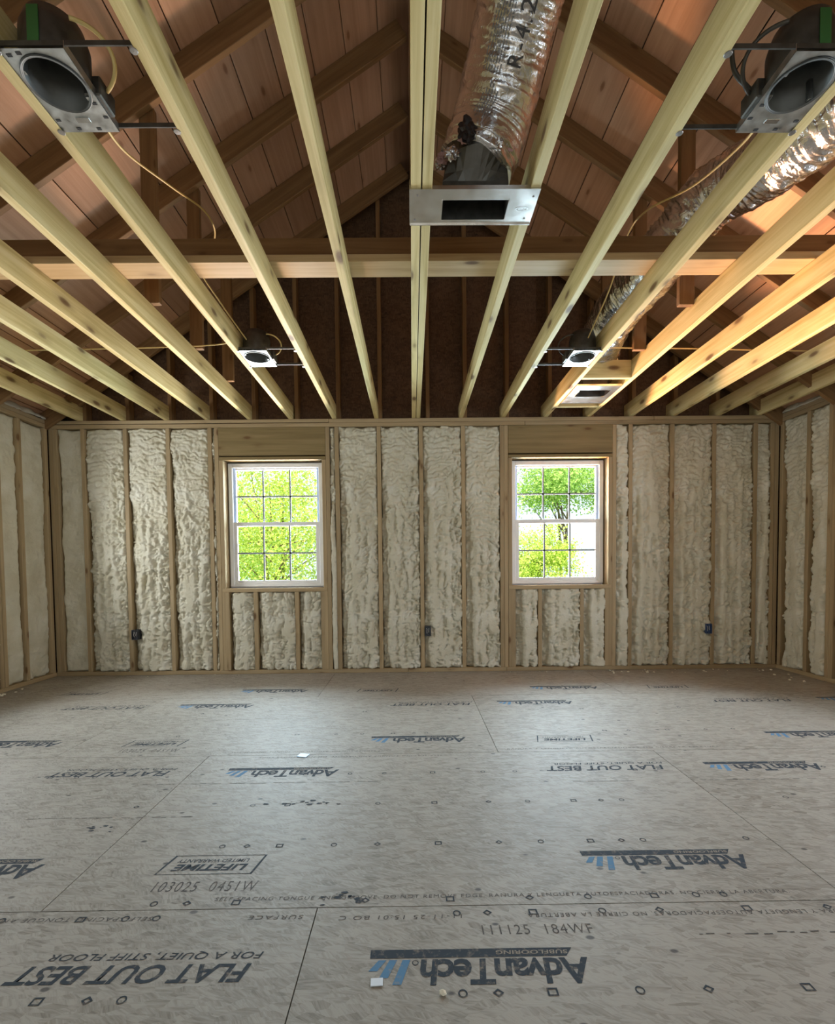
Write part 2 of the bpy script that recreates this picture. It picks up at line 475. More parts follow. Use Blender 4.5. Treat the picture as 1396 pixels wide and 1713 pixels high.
# ------------------------------------------------------------------ floor
floor = empty('floor', label='pale oriented strand board subfloor with printed panels and dark seams', kind='structure')
MB().box((XL - .14, YREAR - .14, -.10), (XR + .14, .14, -.024)).build('floor_base', 'underlay', floor)
ROWS = [(-8.13, -6.917, .9), (-6.9165, -5.7105, -.6), (-5.71, -4.504, .55), (-4.504, -3.2975, -.2958), (-3.2975, -2.091, -1.1235), (-2.091, -.8845, .462), (-.8845, .14, -.765)]
PL = 2.4384
panels = []
for y0, y1, xj in ROWS:
    k0 = math.floor((XL - .1 - xj) / PL)
    x = xj + k0 * PL
    while x < XR + .1:
        a, b = max(x, XL - .1), min(x + PL, XR + .1)
        ya = max(y0, YREAR - .1)
        if b - a > .02:
            cx, cy = (a + b) / 2, (ya + y1) / 2
            g = .0016
            me = MB().box((-(b - a) / 2 + g, -(y1 - ya) / 2 + g, -.022), ((b - a) / 2 - g, (y1 - ya) / 2 - g, 0)).mesh('floor_panel', 'subfloor_osb')
            o = obj('floor_panel', me, floor, Matrix.Translation((cx, cy, 0)))
            panels.append((a, b, ya, y1, o))
        x += PL

def panel_at(x, y):
    for a, b, y0, y1, o in panels:
        if a <= x < b and y0 <= y < y1: return o
    return None

def text_mesh(body, size, bold=0.0, shear=0.0, space=1.0):
    cu = bpy.data.curves.new('t', 'FONT'); cu.body = body; cu.size = size; cu.offset = bold; cu.shear = shear; cu.space_character = space
    cu.resolution_u = 3
    o = bpy.data.objects.new('t', cu); COL.objects.link(o)
    dg = bpy.context.evaluated_depsgraph_get(); dg.update()
    me = bpy.data.meshes.new_from_object(o.evaluated_get(dg))
    bpy.data.objects.remove(o); bpy.data.curves.remove(cu)
    return me

def fit_mesh(me, w, h):
    """scale and move so that the print fills 0..w, 0..h"""
    co = np.empty(len(me.vertices) * 3); me.vertices.foreach_get('co', co); co = co.reshape(-1, 3)
    lo, hi = co.min(0), co.max(0)
    co[:, 0] = (co[:, 0] - lo[0]) / (hi[0] - lo[0]) * w
    co[:, 1] = (co[:, 1] - lo[1]) / (hi[1] - lo[1]) * h
    co[:, 2] = 0
    me.vertices.foreach_set('co', co.ravel()); me.update()
    return me

PRINT_Z = .0005
def put_print(name, me, mat, x, y, flip, dz=0.0, owner=None):
    """x, y: where the print's own lower left corner lies; flip: print read from the window side"""
    p = owner or panel_at(x, y)
    if p is None: return
    if len(me.materials) == 0: me.materials.append(MATS[mat])
    loc = Vector((x, y, PRINT_Z + dz)) - p.matrix_basis.translation
    obj(name, me, p, Matrix.Translation(loc) @ Matrix.Rotation(math.pi if flip else 0, 4, 'Z'))

ADV = fit_mesh(text_mesh('AdvanTech', 1, .028, .12, .93), .435, .080)
DOT = MB().lathe([(.0085, 0), (.0062, 0)], 14).mesh('registered', 'ink_dark')
BAR = MB().poly([(0, 0, 0), (.535, 0, 0), (.535, .028, 0), (.022, .028, 0)]).mesh('bar', 'ink_dark')
SUBF = fit_mesh(text_mesh('SUBFLOORING', 1, .015, .1, 1.05), .19, .013)
_b = MB()
for k, (a, b) in enumerate(((0, .075), (.034, .055), (.062, .034))):
    _b.poly([(a, 0, 0), (a + .02, 0, 0), (a + .044, b, 0), (a + .022, b, 0)])
MARK = _b.mesh('emblem', 'ink_blue')
FOB = fit_mesh(text_mesh('FLAT OUT BEST', 1, .022, .25, 1.0), .60, .058)
TM = fit_mesh(text_mesh('TM', 1, .01), .018, .009)
FAQ = fit_mesh(text_mesh('FOR A QUIET, STIFF FLOOR', 1, .006, .22, 1.03), .56, .027)
LIFE = fit_mesh(text_mesh('LIFETIME', 1, .032, .25, 1.02), .255, .036)
LIM = fit_mesh(text_mesh('LIMITED WARRANTY', 1, .006, .2, 1.0), .25, .020)
def ring4(pts, t, mat):
    c = sum((Vector(p) for p in pts), Vector()) / 4
    m = MB(); q = [Vector(p) for p in pts]
    n = len(q)
    inner = [p + (c - p).normalized() * t for p in q]
    for i in range(n):
        m.poly([q[i], q[(i + 1) % n], inner[(i + 1) % n], inner[i]])
    return m.mesh('outline', mat)
LBOX = ring4([(0, 0, 0), (.325, 0, 0), (.35, .108, 0), (.022, .108, 0)], .008, 'ink_dark')
NUM1 = fit_mesh(text_mesh('103025  0451W', 1, -.004, 0, 1.15), .33, .050)
NUM2 = fit_mesh(text_mesh('111125  184WF', 1, -.004, 0, 1.15), .31, .036)

def advantech(x, y):
    """print turned towards the window wall; x = left end of the bar in the photograph, y = far edge of the bar"""
    xr = x + .55
    ow = panel_at(x + .28, y - .05) or panel_at(x + .1, y - .05) or panel_at(x + .5, y - .05)
    if ow is None: return
    put_print('printed_bar', BAR, 'ink_dark', x + .535, y, True, owner=ow)
    put_print('printed_word', SUBF, 'ink_knockout', x + .52, y - .0075, True, .0003, ow)
    put_print('printed_logo', ADV, 'ink_dark', xr + .015, y - .032 - .0, True, owner=ow)
    # text grows towards the camera when flipped
    put_print('printed_dot', DOT, 'ink_dark', x + .118, y - .043, True, owner=ow)
    put_print('printed_emblem', MARK, 'ink_blue', x + .105, y - .034, True, owner=ow)

def flat_out(x, y):
    ow = panel_at(x + .3, y - .05) or panel_at(x + .02, y - .05) or panel_at(x + .6, y - .05)
    if ow is None: return
    put_print('printed_slogan', FAQ, 'ink_dark', x + .68, y, True, owner=ow)
    put_print('printed_slogan', FOB, 'ink_dark', x + .66, y - .042, True, owner=ow)
    put_print('printed_tm', TM, 'ink_dark', x + .045, y - .090, True, owner=ow)

def lifetime(x, y, number=False):
    ow = panel_at(x + .17, y - .05) or panel_at(x + .02, y - .05) or panel_at(x + .3, y - .05)
    if ow is None: return
    put_print('printed_box', LBOX, 'ink_dark', x + .35, y, True, owner=ow)
    put_print('printed_word', LIM, 'ink_dark', x + .295, y - .022, True, owner=ow)
    put_print('printed_word', LIFE, 'ink_dark', x + .30, y - .052, True, owner=ow)
    if number: put_print('printed_number', NUM1, 'ink_grey', x + .035, y - .195, False, owner=ow)

for f, y, xs in ((advantech, -3.464, (-.121,)), (advantech, -3.028, (.586, -1.85)), (advantech, -2.262, (-.946, 1.486)),
                 (advantech, -1.815, (-.256, 2.126, -2.66)), (advantech, -1.062, (-1.764, .632, 3.07)), (advantech, -.625, (-1.448, .989)),
                 (flat_out, -3.458, (-1.085,)), (flat_out, -2.245, (-1.897, .60)), (flat_out, -1.068, (-.236, -2.67, 2.169))):
    for x in xs: f(x, y)
lifetime(-.877, -3.022, True); lifetime(-1.70, -1.832, True); lifetime(.715, -1.836); lifetime(-.475, -.642); lifetime(1.96, -.638); lifetime(-2.92, -.645)
lifetime(1.56, -3.025); advantech(2.317, -3.464); flat_out(1.353, -3.458)
put_print('printed_number', NUM2, 'ink_grey', .185, -3.415, False)

def edge_line(body, x, y, w, flip):
    put_print('printed_edge_text', fit_mesh(text_mesh(body, 1, -.002, .1, 1.2), w, .016), 'ink_grey', x, y, flip)
edge_line('SELF-SPACING TONGUE AND GROOVE. DO NOT REMOVE EDGE. RANURA Y LENGUETA AUTOESPACIADORAS. NO CIERRE LA ABERTURA.', -.62, -3.262, 1.78, False)
edge_line('SELF-SPACING TONGUE AND GROOVE', -.77, -3.326, .62, True)
edge_line('RANURA Y LENGUETA AUTOESPACIADORAS. NO CIERRE LA ABERTURA.', 1.30, -3.335, .98, True)
edge_line('11-11-25 15:01 BO C', .135, -3.335, .36, True)
edge_line('SURFACE', -.33, -3.328, .16, True)
edge_line('SELF-SPACING TONGUE AND GROOVE. DO NOT REMOVE EDGE.', -1.02, -2.055, .9, False)
edge_line('RANURA Y LENGUETA AUTOESPACIADORAS. NO CIERRE LA ABERTURA.', .52, -2.055, 1.2, False)
edge_line('SELF-SPACING TONGUE AND GROOVE. DO NOT REMOVE EDGE.', .15, -2.118, 1.0, True)

# nailing marks: circle, diamond and square outlines
C_ = MB().lathe([(.0115, 0), (.0078, 0)], 16).mesh('mark', 'ink_dark')
D_ = ring4([(-.014, 0, 0), (0, -.012, 0), (.014, 0, 0), (0, .012, 0)], .006, 'ink_dark')
S_ = ring4([(-.013, -.011, 0), (.013, -.011, 0), (.013, .011, 0), (-.013, .011, 0)], .006, 'ink_dark')
MARKS = {'c': C_, 'd': D_, 's': S_}
MARK_POS = {
 -3.105: [], -2.965: [('c', -.71), ('d', -.62), ('s', -.50), ('c', -.30), ('d', -.14), ('s', .085), ('d', .31), ('c', .465), ('s', .65), ('d', .765), ('c', .845), ('c', 1.23)],
 -3.600: [('s', -.90), ('d', -.782), ('c', -.70), ('c', .11), ('d', .195), ('s', .325), ('c', .535), ('d', .70), ('s', .94)],
 -3.268: [('c', -.80), ('d', -.70), ('s', -.55), ('d', -.155), ('s', .105), ('d', .35), ('c', .53), ('s', .735), ('c', .865), ('c', .95), ('d', 1.35)],
 -3.330: [('c', -1.21), ('s', -.98), ('c', -.85), ('c', -.76), ('c', .12), ('d', .21), ('s', .345), ('c', .55), ('d', .72), ('s', .98), ('d', 1.22)],
 -2.655: [('c', -.70), ('s', -.55), ('c', -.16), ('s', .085), ('d', .32), ('c', .49), ('s', .69), ('d', .81), ('c', .90), ('c', 1.62), ('d', -1.2)],
 -2.345: [('s', -1.80), ('d', -1.67), ('c', -1.58), ('s', -.54), ('c', -.32), ('d', -.15), ('s', .09), ('c', .34), ('c', .50), ('d', .82), ('s', 1.10), ('c', 1.9), ('d', 2.05)],
 -1.765: [('s', -.72), ('d', -.48), ('c', -.32), ('s', -.13), ('d', 0.0), ('c', .075), ('s', 1.18), ('d', 1.33), ('s', 1.57), ('d', 1.81), ('c', 1.98), ('c', -1.45)],
 -1.30: [('s', -.35), ('d', .1), ('c', .3), ('s', 1.2), ('d', -1.5), ('c', 1.9)],
}
for y, lst in MARK_POS.items():
    for t, x in lst:
        put_print('printed_mark', MARKS[t], 'ink_dark', x, y + .012 * (x * .3), False, .0002)
# a dark scuff and an oily stain
for cx, cy, n, sx in ((-.47, -2.64, 16, .09), (-1.28, -2.83, 8, .05), (-.23, -3.25, 12, .05)):
    b = MB()
    for i in range(n):
        x, y, r = random.gauss(0, sx), random.gauss(0, .014), random.uniform(.003, .012)
        b.poly([(x + r * 1.8 * math.cos(a) * random.uniform(.5, 1), y + r * math.sin(a) * random.uniform(.5, 1), 0) for a in [k * math.pi / 3 for k in range(6)]])
    put_print('scuff', b.mesh('scuff', 'ink_dark'), 'ink_dark', cx, cy, False, .0002)
for y, x0, x1 in ((-3.425, .78, 1.15), (-2.47, .75, 1.05), (-2.47, 1.35, 1.9), (-2.44, -1.35, -.2), (-2.75, -1.6, -.9), (-1.45, -1.6, -.7), (-1.30, .4, 1.4)):
    b = MB()
    x = x0
    while x < x1:
        l = random.uniform(.01, .05); yy = random.gauss(0, .0015)
        b.poly([(x - x0, yy, 0), (x - x0 + l, yy, 0), (x - x0 + l, yy + random.uniform(.002, .005), 0), (x - x0, yy + .003, 0)]); x += l + random.uniform(.004, .04)
    put_print('scuff', b.mesh('scuff', 'ink_grey'), 'ink_grey', x0, y, False, .0002)

# ------------------------------------------------------------------ back wall
wallb = empty('wall_back', label='framed back wall with wooden studs and cream spray foam in the bays', kind='structure')
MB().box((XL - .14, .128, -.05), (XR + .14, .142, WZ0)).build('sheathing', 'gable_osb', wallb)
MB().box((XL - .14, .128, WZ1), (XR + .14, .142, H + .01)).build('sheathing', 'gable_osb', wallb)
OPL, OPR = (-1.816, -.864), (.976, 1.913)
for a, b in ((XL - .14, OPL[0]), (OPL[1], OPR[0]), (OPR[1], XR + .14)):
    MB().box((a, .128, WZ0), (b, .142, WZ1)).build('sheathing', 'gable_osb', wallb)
WL = XR - XL
cxw = (XL + XR) / 2
def stud(x, z0=TH, z1=H - 2 * TH, parent=wallb, y=D6 / 2, mat='stud_wood'):
    return lumber('stud', (x, y, (z0 + z1) / 2), Z, Y, (z1 - z0, D6 - .012, TH), mat, parent)
yb = D6 / 2 - .006
for nm, z, segs in (('sole_plate', TH / 2, ((XL - .1, -.05), (-.048, .915), (.918, XR + .1))), ('top_plate', H - TH / 2, ((XL - .1, -.79), (-.788, 2.35), (2.352, XR + .1))), ('top_plate', H - 1.5 * TH, ((XL, 1.1), (1.102, XR)))):
    for a, b in segs:
        gap = .007 if (z > H - TH and a < -1) else .0015 if z > 2 else 0        # the left upper plate sits off the lower one
        lumber(nm, ((a + b) / 2, yb, z + gap / 2), X, Y, (b - a, D6 - .012, TH - gap), 'stud_wood', wallb)
G = .4064
full = [-3.156, -2.749, -2.340, -1.938, -.717, -.311, .095, .502, 2.127, 2.533, 2.940, 3.345]
for x in full: stud(x, y=yb)
for x in (XL + .019, XL + .058, XR - .019, XR - .06): stud(x, y=yb)
KINGS = (-1.874, -.806, .878, .917, 1.970)
for x in KINGS: stud(x, y=yb)
for o in (OPL, OPR):
    for x in (o[0] - .019, o[1] + .019):
        stud(x, TH, WZ1, y=yb)
    # header, a flat member above it and below
    cx = (o[0] + o[1]) / 2; w = o[1] - o[0] + .076
    lumber('header', (cx, yb, (2.389 + WZ1) / 2 + .012), X, Z, (w, 2.365 - WZ1 - .038, D6 - .014), 'header_wood', wallb)
    lumber('header_plate', (cx, yb, 2.378), X, Y, (w, D6 - .012, .022), 'header_wood', wallb)
    lumber('header_plate', (cx, yb, WZ1 + .016), X, Y, (w, D6 - .012, .030), 'header_wood', wallb)
    lumber('window_sill_plate', (cx, yb - .002, WZ0 - TH / 2), X, Y, (w - .004, D6 - .012, TH), 'stud_wood', wallb)
    for x in ((o[0] + .286, o[0] + .688) if o is OPL else (o[0] + .270, o[0] + .680)):
        stud(x, TH, WZ0 - TH, y=yb)
    for x in (o[0] + .012, o[1] - .012): stud(x, TH, WZ0 - TH, y=yb)

def bay(x0, x1, z0, z1, seed, style='flow'):
    me = foam_mesh(x1 - x0, z1 - z0, seed, style, z0=z0)
    return obj('spray_foam', me, wallb, Matrix.Translation((x0, 0, z0)))
hs = TH / 2
ZT, ZB = H - 2 * TH - .001, TH + .001
tall = sorted(full + list(KINGS) + [XL + .058, XR - .06])
sd_ = 100
for a, b in zip(tall, tall[1:]):
    if (a < OPL[0] + .1 and b > OPL[0] + .1) or (a < OPR[0] + .1 and b > OPR[0] + .1): continue
    if b - a < .06: continue
    sd_ += 20
    style = 'smooth' if b < -3.1 else 'flow'
    bay(a + hs, b - hs, ZB, ZT, sd_, style)
for o, cr in ((OPL, (.286, .688)), (OPR, (.270, .680))):
    xs = [o[0] + .012] + [o[0] + c for c in cr] + [o[1] - .012]
    for a, b in zip(xs, xs[1:]):
        sd_ += 20
        bay(a + hs, b - hs, ZB, WZ0 - TH - .001, sd_)

# ------------------------------------------------------------------ side and rear walls
def side_wall(name, label, xface, sgn):
    """sgn = -1 left wall, +1 right wall (outward direction)."""
    w = empty(name, label=label, kind='structure')
    o0, o1 = (-1.585, -.640) if sgn < 0 else (-2.875, -1.930)      # window opening along y
    def m(x0, x1): return tuple(sorted((xface + sgn * x0, xface + sgn * x1)))
    xo = m(.128, .142)
    for ya, yb_, za, zb in ((YREAR, .14, -.05, WZ0), (YREAR, .14, WZ1, H + .01), (YREAR, o0, WZ0, WZ1), (o1, .14, WZ0, WZ1)):
        MB().box((xo[0], ya, za), (xo[1], yb_, zb)).build('sheathing', 'gable_osb', w)
    xc = xface + sgn * (D6 - .012) / 2
    def st(y, z0=TH, z1=H - 2 * TH): lumber('stud', (xc, y, (z0 + z1) / 2), Z, X, (z1 - z0, D6 - .012, TH), 'stud_wood', w)
    ln = -YREAR
    lumber('sole_plate', (xc, YREAR / 2, TH / 2), Y, X, (ln, D6 - .012, TH), 'stud_wood', w)
    lumber('top_plate', (xc, YREAR / 2, H - TH / 2), Y, X, (ln, D6 - .012, TH - .0015), 'stud_wood', w)
    lumber('top_plate', (xc, YREAR / 2, H - 1.5 * TH), Y, X, (ln, D6 - .012, TH - .0015), 'stud_wood', w)
    ys = [-.030, -.345, -.578] + ([] if sgn < 0 else [-.617, -.985, -1.391, -1.868]) + [o0 - .062 - .4064 * i for i in range(14)]
    ys = [y for y in ys if y > YREAR + .03] + [YREAR + .02]
    for y in ys: st(y)
    for y in (o0 - .019, o1 + .019): st(y, TH, WZ1)
    cy = (o0 + o1) / 2; wd = o1 - o0 + .076
    lumber('header', (xc, cy, (ZT + WZ1) / 2), Y, Z, (wd, ZT - WZ1, D6 - .014), 'header_wood', w)
    lumber('window_sill_plate', (xc - sgn * .002, cy, WZ0 - TH / 2), Y, X, (wd - .004, D6 - .012, TH), 'stud_wood', w)
    st(cy, TH, WZ0 - TH)
    s = 900 if sgn < 0 else 1900
    R = Matrix.Rotation(math.pi / 2 if sgn < 0 else -math.pi / 2, 4, 'Z')
    def fb(ya, yb_, z0, z1, res, style):          # ya < yb_
        nonlocal s; s += 20
        me = foam_mesh(yb_ - ya, z1 - z0, s, style, res=res, z0=z0)
        # local x across the bay, local y outwards
        loc = (xface, ya if sgn < 0 else yb_, z0)
        obj('spray_foam', me, w, Matrix.Translation(loc) @ R)
    for a, b in zip(ys, ys[1:]):
        if (a > o1 and b < o0) or a - b < .05: continue
        near = a > -.9
        fb(b + hs, a - hs, ZB, ZT, .009 if near else .03, 'smooth' if (sgn < 0) else 'flow')
    fb(o0, cy - hs, ZB, WZ0 - TH, .02, 'flow'); fb(cy + hs, o1, ZB, WZ0 - TH, .02, 'flow')
    return w
wl = side_wall('wall_left', 'left side wall with studs and smooth pale spray foam', XL, -1)
wr = side_wall('wall_right', 'right side wall with studs and tan spray foam', XR, 1)

wallr = empty('wall_rear', label='rear wall behind the viewer with three large openings added for light', kind='structure')
rw = [(-2.9, -1.3), (-.75, .85), (1.4, 3.0)]  # unseen openings, added to light the room from behind
RZ0, RZ1 = .4, 2.40
MB().box((XL - .14, YREAR - .14, -.05), (XR + .14, YREAR - .02, RZ0)).build('sheathing', 'gable_osb', wallr)
MB().box((XL - .14, YREAR - .14, RZ1), (XR + .14, YREAR - .02, H + .02)).build('sheathing', 'gable_osb', wallr)
xs = [XL - .14] + [q for p in rw for q in p] + [XR + .14]
for a, b in zip(xs[::2], xs[1::2]):
    MB().box((a, YREAR - .14, RZ0), (b, YREAR - .02, RZ1)).build('sheathing', 'gable_osb', wallr)
    lumber('stud', (a + .02 if a > XL else XL + .02, YREAR, (RZ0 + RZ1) / 2), Z, Y, (RZ1 - RZ0, .04, TH), 'stud_wood', wallr)
    lumber('stud', (b - .02 if b < XR else XR - .02, YREAR, (RZ0 + RZ1) / 2), Z, Y, (RZ1 - RZ0, .04, TH), 'stud_wood', wallr)

# spray foam lumps over the side plates, between the rafter tails
def plate_foam(name, xface, sgn, parent, y0, y1, seed):
    n, k = int((y1 - y0) / .015), 15
    t = np.linspace(0, 1, k); yv = np.linspace(y0, y1, n)
    T, YY = np.meshgrid(t, yv)
    prof_x = -.005 + .15 * T
    prof_z = .012 + .11 * np.sin(T * 1.5) + 0.0 * YY
    lum = vnoise(YY / .09, T * 3, seed) * .07 + vnoise(YY / .03, T * 7, seed + 1) * .03
    xx = xface + sgn * (prof_x - lum * .5); zz = H + prof_z + lum * T
    verts = np.stack([xx, YY, np.maximum(zz, H + .001)], -1).reshape(-1, 3)
    idx = np.arange(n * k).reshape(n, k)
    faces = np.stack([idx[:-1, :-1], idx[:-1, 1:], idx[1:, 1:], idx[1:, :-1]], -1).reshape(-1, 4).tolist()
    rim = list(idx[0, :]) + list(idx[1:, -1]) + list(idx[-1, -2::-1]) + list(idx[-2:0:-1, 0])
    n0 = len(verts); rv = verts[rim].copy(); rv[:, 2] = H
    verts = np.concatenate([verts, rv]); q = len(rim)
    for i in range(q): faces.append([int(rim[i]), int(n0 + i), int(n0 + (i + 1) % q), int(rim[(i + 1) % q])])
    me = bpy.data.meshes.new('spray_foam'); me.from_pydata(verts.tolist(), [], faces); me.update()
    for p in me.polygons: p.use_smooth = True
    setmat(me, 'spray_foam'); obj('spray_foam', me, parent)
for i in range(5):
    plate_foam('f', XL, -1, wl, -.57 - i * .594, -.05 - i * .594, 40 + i)
    plate_foam('f', XR, 1, wr, -.57 - i * .594, -.05 - i * .594, 60 + i)

# ------------------------------------------------------------------ ceiling joists and strongback
ceil = empty('ceiling', label='open ceiling of yellow wooden joists with a cross strongback', kind='structure')
JX = [-3.18, -2.765, -2.349, -1.959, -1.552, -1.155, -.738, -.331, .0295, .0725, .487, .895, 1.306, 1.720, 2.131, 2.545, 2.975, 3.375]
JL = .14 - YREAR
for i, x in enumerate(JX):
    lumber('joist', (x, (YREAR + .125) / 2, H + D6 / 2), Y, Z, (JL - .015, D6, TH), 'joist_wood', ceil)
SB0 = -2.155
lumber('strongback', (cxw, SB0 + .07, H + D6 + TH / 2 + .0005), X, Y, (WL - .5, .14, TH), 'strong_wood', ceil)
lumber('strongback', (cxw, SB0 + .105, H + D6 + TH + D6 / 2 + .001), X, Z, (WL - .62, D6, TH), 'rafter_wood', ceil)
# blocking round the far register
bx0, bx1 = 1.306 + hs, 1.720 - hs
lumber('blocking', ((bx0 + bx1) / 2, -.93, H + D6 / 2), X, Z, (bx1 - bx0, D6 - .004, TH), 'joist_wood', ceil)
lumber('blocking', ((bx0 + bx1) / 2, -.27, H + D6 / 2), X, Z, (bx1 - bx0, D6 - .004, TH), 'joist_wood', ceil)

# ------------------------------------------------------------------ roof
roof = empty('roof', label='gable roof of brown rafters and wide reddish plank sheathing above the joists', kind='structure')
PIT = math.atan(.667)
XC, ZU = .03, 4.722                        # underside of rafters at the ridge
ZS = ZU + D6 / math.cos(PIT)               # underside of the sheathing at the ridge
for s in (-1, 1):
    dn = Vector((s * math.cos(PIT), 0, -math.sin(PIT)))
    up = Vector((s * math.sin(PIT), 0, math.cos(PIT)))
    run = (abs((XL if s < 0 else XR) - XC) + .35) / math.cos(PIT)
    for k in range(13):
        y = -.019 - .594 * k
        if y < YREAR: break
        c = Vector((XC, y, ZU)) + dn * (run / 2 + .03) + up * (D6 / 2)
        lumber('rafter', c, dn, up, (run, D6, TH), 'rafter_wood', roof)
        if k in (1, 2, 3):
            xp = -1.527 if s < 0 else 1.6555
            zb = H + (D6 + .001 if s < 0 else .11)
            zt = ZU - .667 * abs(xp - XC) + .04
            lumber('post', (xp, y + .0385, (zb + zt) / 2), Z, X, (zt - zb, .088, TH), 'rafter_wood', roof)
    u = .0; i = 0
    while u < run - .05:
        w = (.262, .270, .256, .266)[i % 4]
        cuts = [YREAR - .12, -5.1 - .6 * (i % 3), -2.4 + .61 * ((i * 2) % 4 - 1), .14]
        for a, b in zip(cuts, cuts[1:]):
            c = Vector((XC, (a + b) / 2, ZS)) + dn * (u + w / 2 + .012) + up * .010
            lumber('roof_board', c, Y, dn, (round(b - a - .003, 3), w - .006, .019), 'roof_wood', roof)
        u += w; i += 1
    c0 = Vector((XC, 0, ZS)) + up * (.024 + .011 * (s > 0)) - dn * .06; c1 = c0 + dn * (run + .1)
    MB().poly([(c0.x, .15, c0.z), (c1.x, .15, c1.z), (c1.x, YREAR - .15, c1.z), (c0.x, YREAR - .15, c0.z)], tuple(up * .01)).build('light_stop_sheet', 'underlay', roof)  # added unseen sheet, stops daylight leaking through the board gaps
    # eave closure
    xe = (XL - .14) if s < 0 else (XR + .14)
    MB().box((min(xe, xe + s * .02), YREAR - .14, H - .02), (max(xe, xe + s * .02), .14, 2.62)).build('fascia', 'rafter_wood', roof)
lumber('ridge_board', (XC, (YREAR + .1) / 2, ZU + .03), Y, Z, (-YREAR + .05, .19, .030), 'rafter_wood', roof)

gable = empty('wall_gable', label='dark strand board gable with upright studs above the back wall', kind='structure')
pts = [(XL - .15, H), (XR + .15, H), (XR + .15, 2.50), (XC, ZS + .02), (XL - .15, 2.50)]
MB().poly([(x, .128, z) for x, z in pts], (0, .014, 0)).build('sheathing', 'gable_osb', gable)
for x in (-3.147, -2.736, -2.325, -1.924, -1.515, -1.103, -.700, -.296, .166, .528, .936, 1.352, 1.76, 2.17, 2.58, 2.99):
    zt = ZU - .667 * abs(x - XC) + .05
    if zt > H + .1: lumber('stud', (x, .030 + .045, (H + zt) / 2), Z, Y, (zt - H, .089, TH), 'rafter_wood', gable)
gr = empty('wall_gable_rear', label='strand board gable over the rear wall', kind='structure')
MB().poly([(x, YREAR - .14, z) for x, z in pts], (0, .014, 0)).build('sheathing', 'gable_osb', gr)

# ------------------------------------------------------------------ windows
def window(name, label, origin, rz, w, z0, z1):
    """local x along the wall from the left edge of the opening, y outwards, z up"""
    t = empty(name, origin, rz, label, kind='structure')
    h = z1 - z0
    ya, yb_ = .098, .160                     # main frame depth
    g = .012                                 # shim gap
    fw = .040
    f = MB()
    f.box((g, ya, g), (g + fw, yb_, h - g), .003).box((w - g - fw, ya, g), (w - g, yb_, h - g), .003)
    f.box((g + fw, ya, h - g - fw), (w - g - fw, yb_, h - g), .003).box((g + fw, ya, g), (w - g - fw, yb_, g + .030), .003)
    f.build('frame', 'vinyl', t)
    # outer nailing flange and trim close the gap
    e = MB()
    e.box((-.05, .150, -.05), (g + .01, .166, h + .05)).box((w - g - .01, .150, -.05), (w + .05, .166, h + .05))
    e.box((g + .01, .150, h - g - .01), (w - g - .01, .166, h + .05)).box((g + .01, .150, -.05), (w - g - .01, .166, g + .01))
    e.build('outer_flange', 'vinyl', t)
    x0, x1 = g + fw, w - g - fw
    zm = h * .512
    j = MB().box((x0 - .001, .130, zm), (x0 + .022, .158, h - g - fw)).box((x1 - .022, .130, zm), (x1 + .001, .158, h - g - fw))
    j.build('jamb_track', 'jamb_blue', t)
    def sash(nm, za, zb, ys, rail_b, rail_t, stile):
        y2 = ys + .026
        s = MB()
        s.box((x0 + .002, ys, za), (x0 + stile, y2, zb), .002).box((x1 - stile, ys, za), (x1 - .002, y2, zb), .002)
        s.box((x0 + stile, ys, zb - rail_t), (x1 - stile, y2, zb), .002).box((x0 + stile, ys, za), (x1 - stile, y2, za + rail_b), .002)
        so = s.build(nm, 'vinyl', t)
        gx0, gx1, gz0, gz1 = x0 + stile, x1 - stile, za + rail_b, zb - rail_t
        MB().box((gx0 - .004, ys + .011, gz0 - .004), (gx1 + .004, ys + .014, gz1 + .004)).build('pane', 'window_glass', so)
        for k in (1, 2):
            xm = gx0 + (gx1 - gx0) * k / 3
            MB().box((xm - .008, ys + .0055, gz0), (xm + .008, ys + .0105, gz1)).build('muntin', 'muntin_grey', so)
        zz = (gz0 + gz1) / 2
        MB().box((gx0, ys + .0055, zz - .008), (gx1, ys + .0105, zz + .008)).build('muntin', 'muntin_grey', so)
        return so
    sash('upper_sash', zm - .02, h - g - fw + .002, .132, .03, .020, .024)
    lo = sash('lower_sash', g + .028, zm + .016, .102, .034, .038, .036)
    MB().box((w / 2 - .03, .094, zm + .004), (w / 2 + .03, .104, zm + .020), .003).build('sash_lock', 'vinyl', t)
    return t
window('window_1', 'white double-hung grid window left of the four middle foam bays', (OPL[0], 0, WZ0), 0, OPL[1] - OPL[0], WZ0, WZ1)
window('window_2', 'white double-hung grid window right of the four middle foam bays', (OPR[0], 0, WZ0), 0, OPR[1] - OPR[0], WZ0, WZ1)
window('window_3', 'white double-hung window in the left side wall', (XL, -1.585, WZ0), math.pi / 2, .945, WZ0, WZ1)
window('window_4', 'white double-hung window in the right side wall', (XR, -1.930, WZ0), -math.pi / 2, .945, WZ0, WZ1)

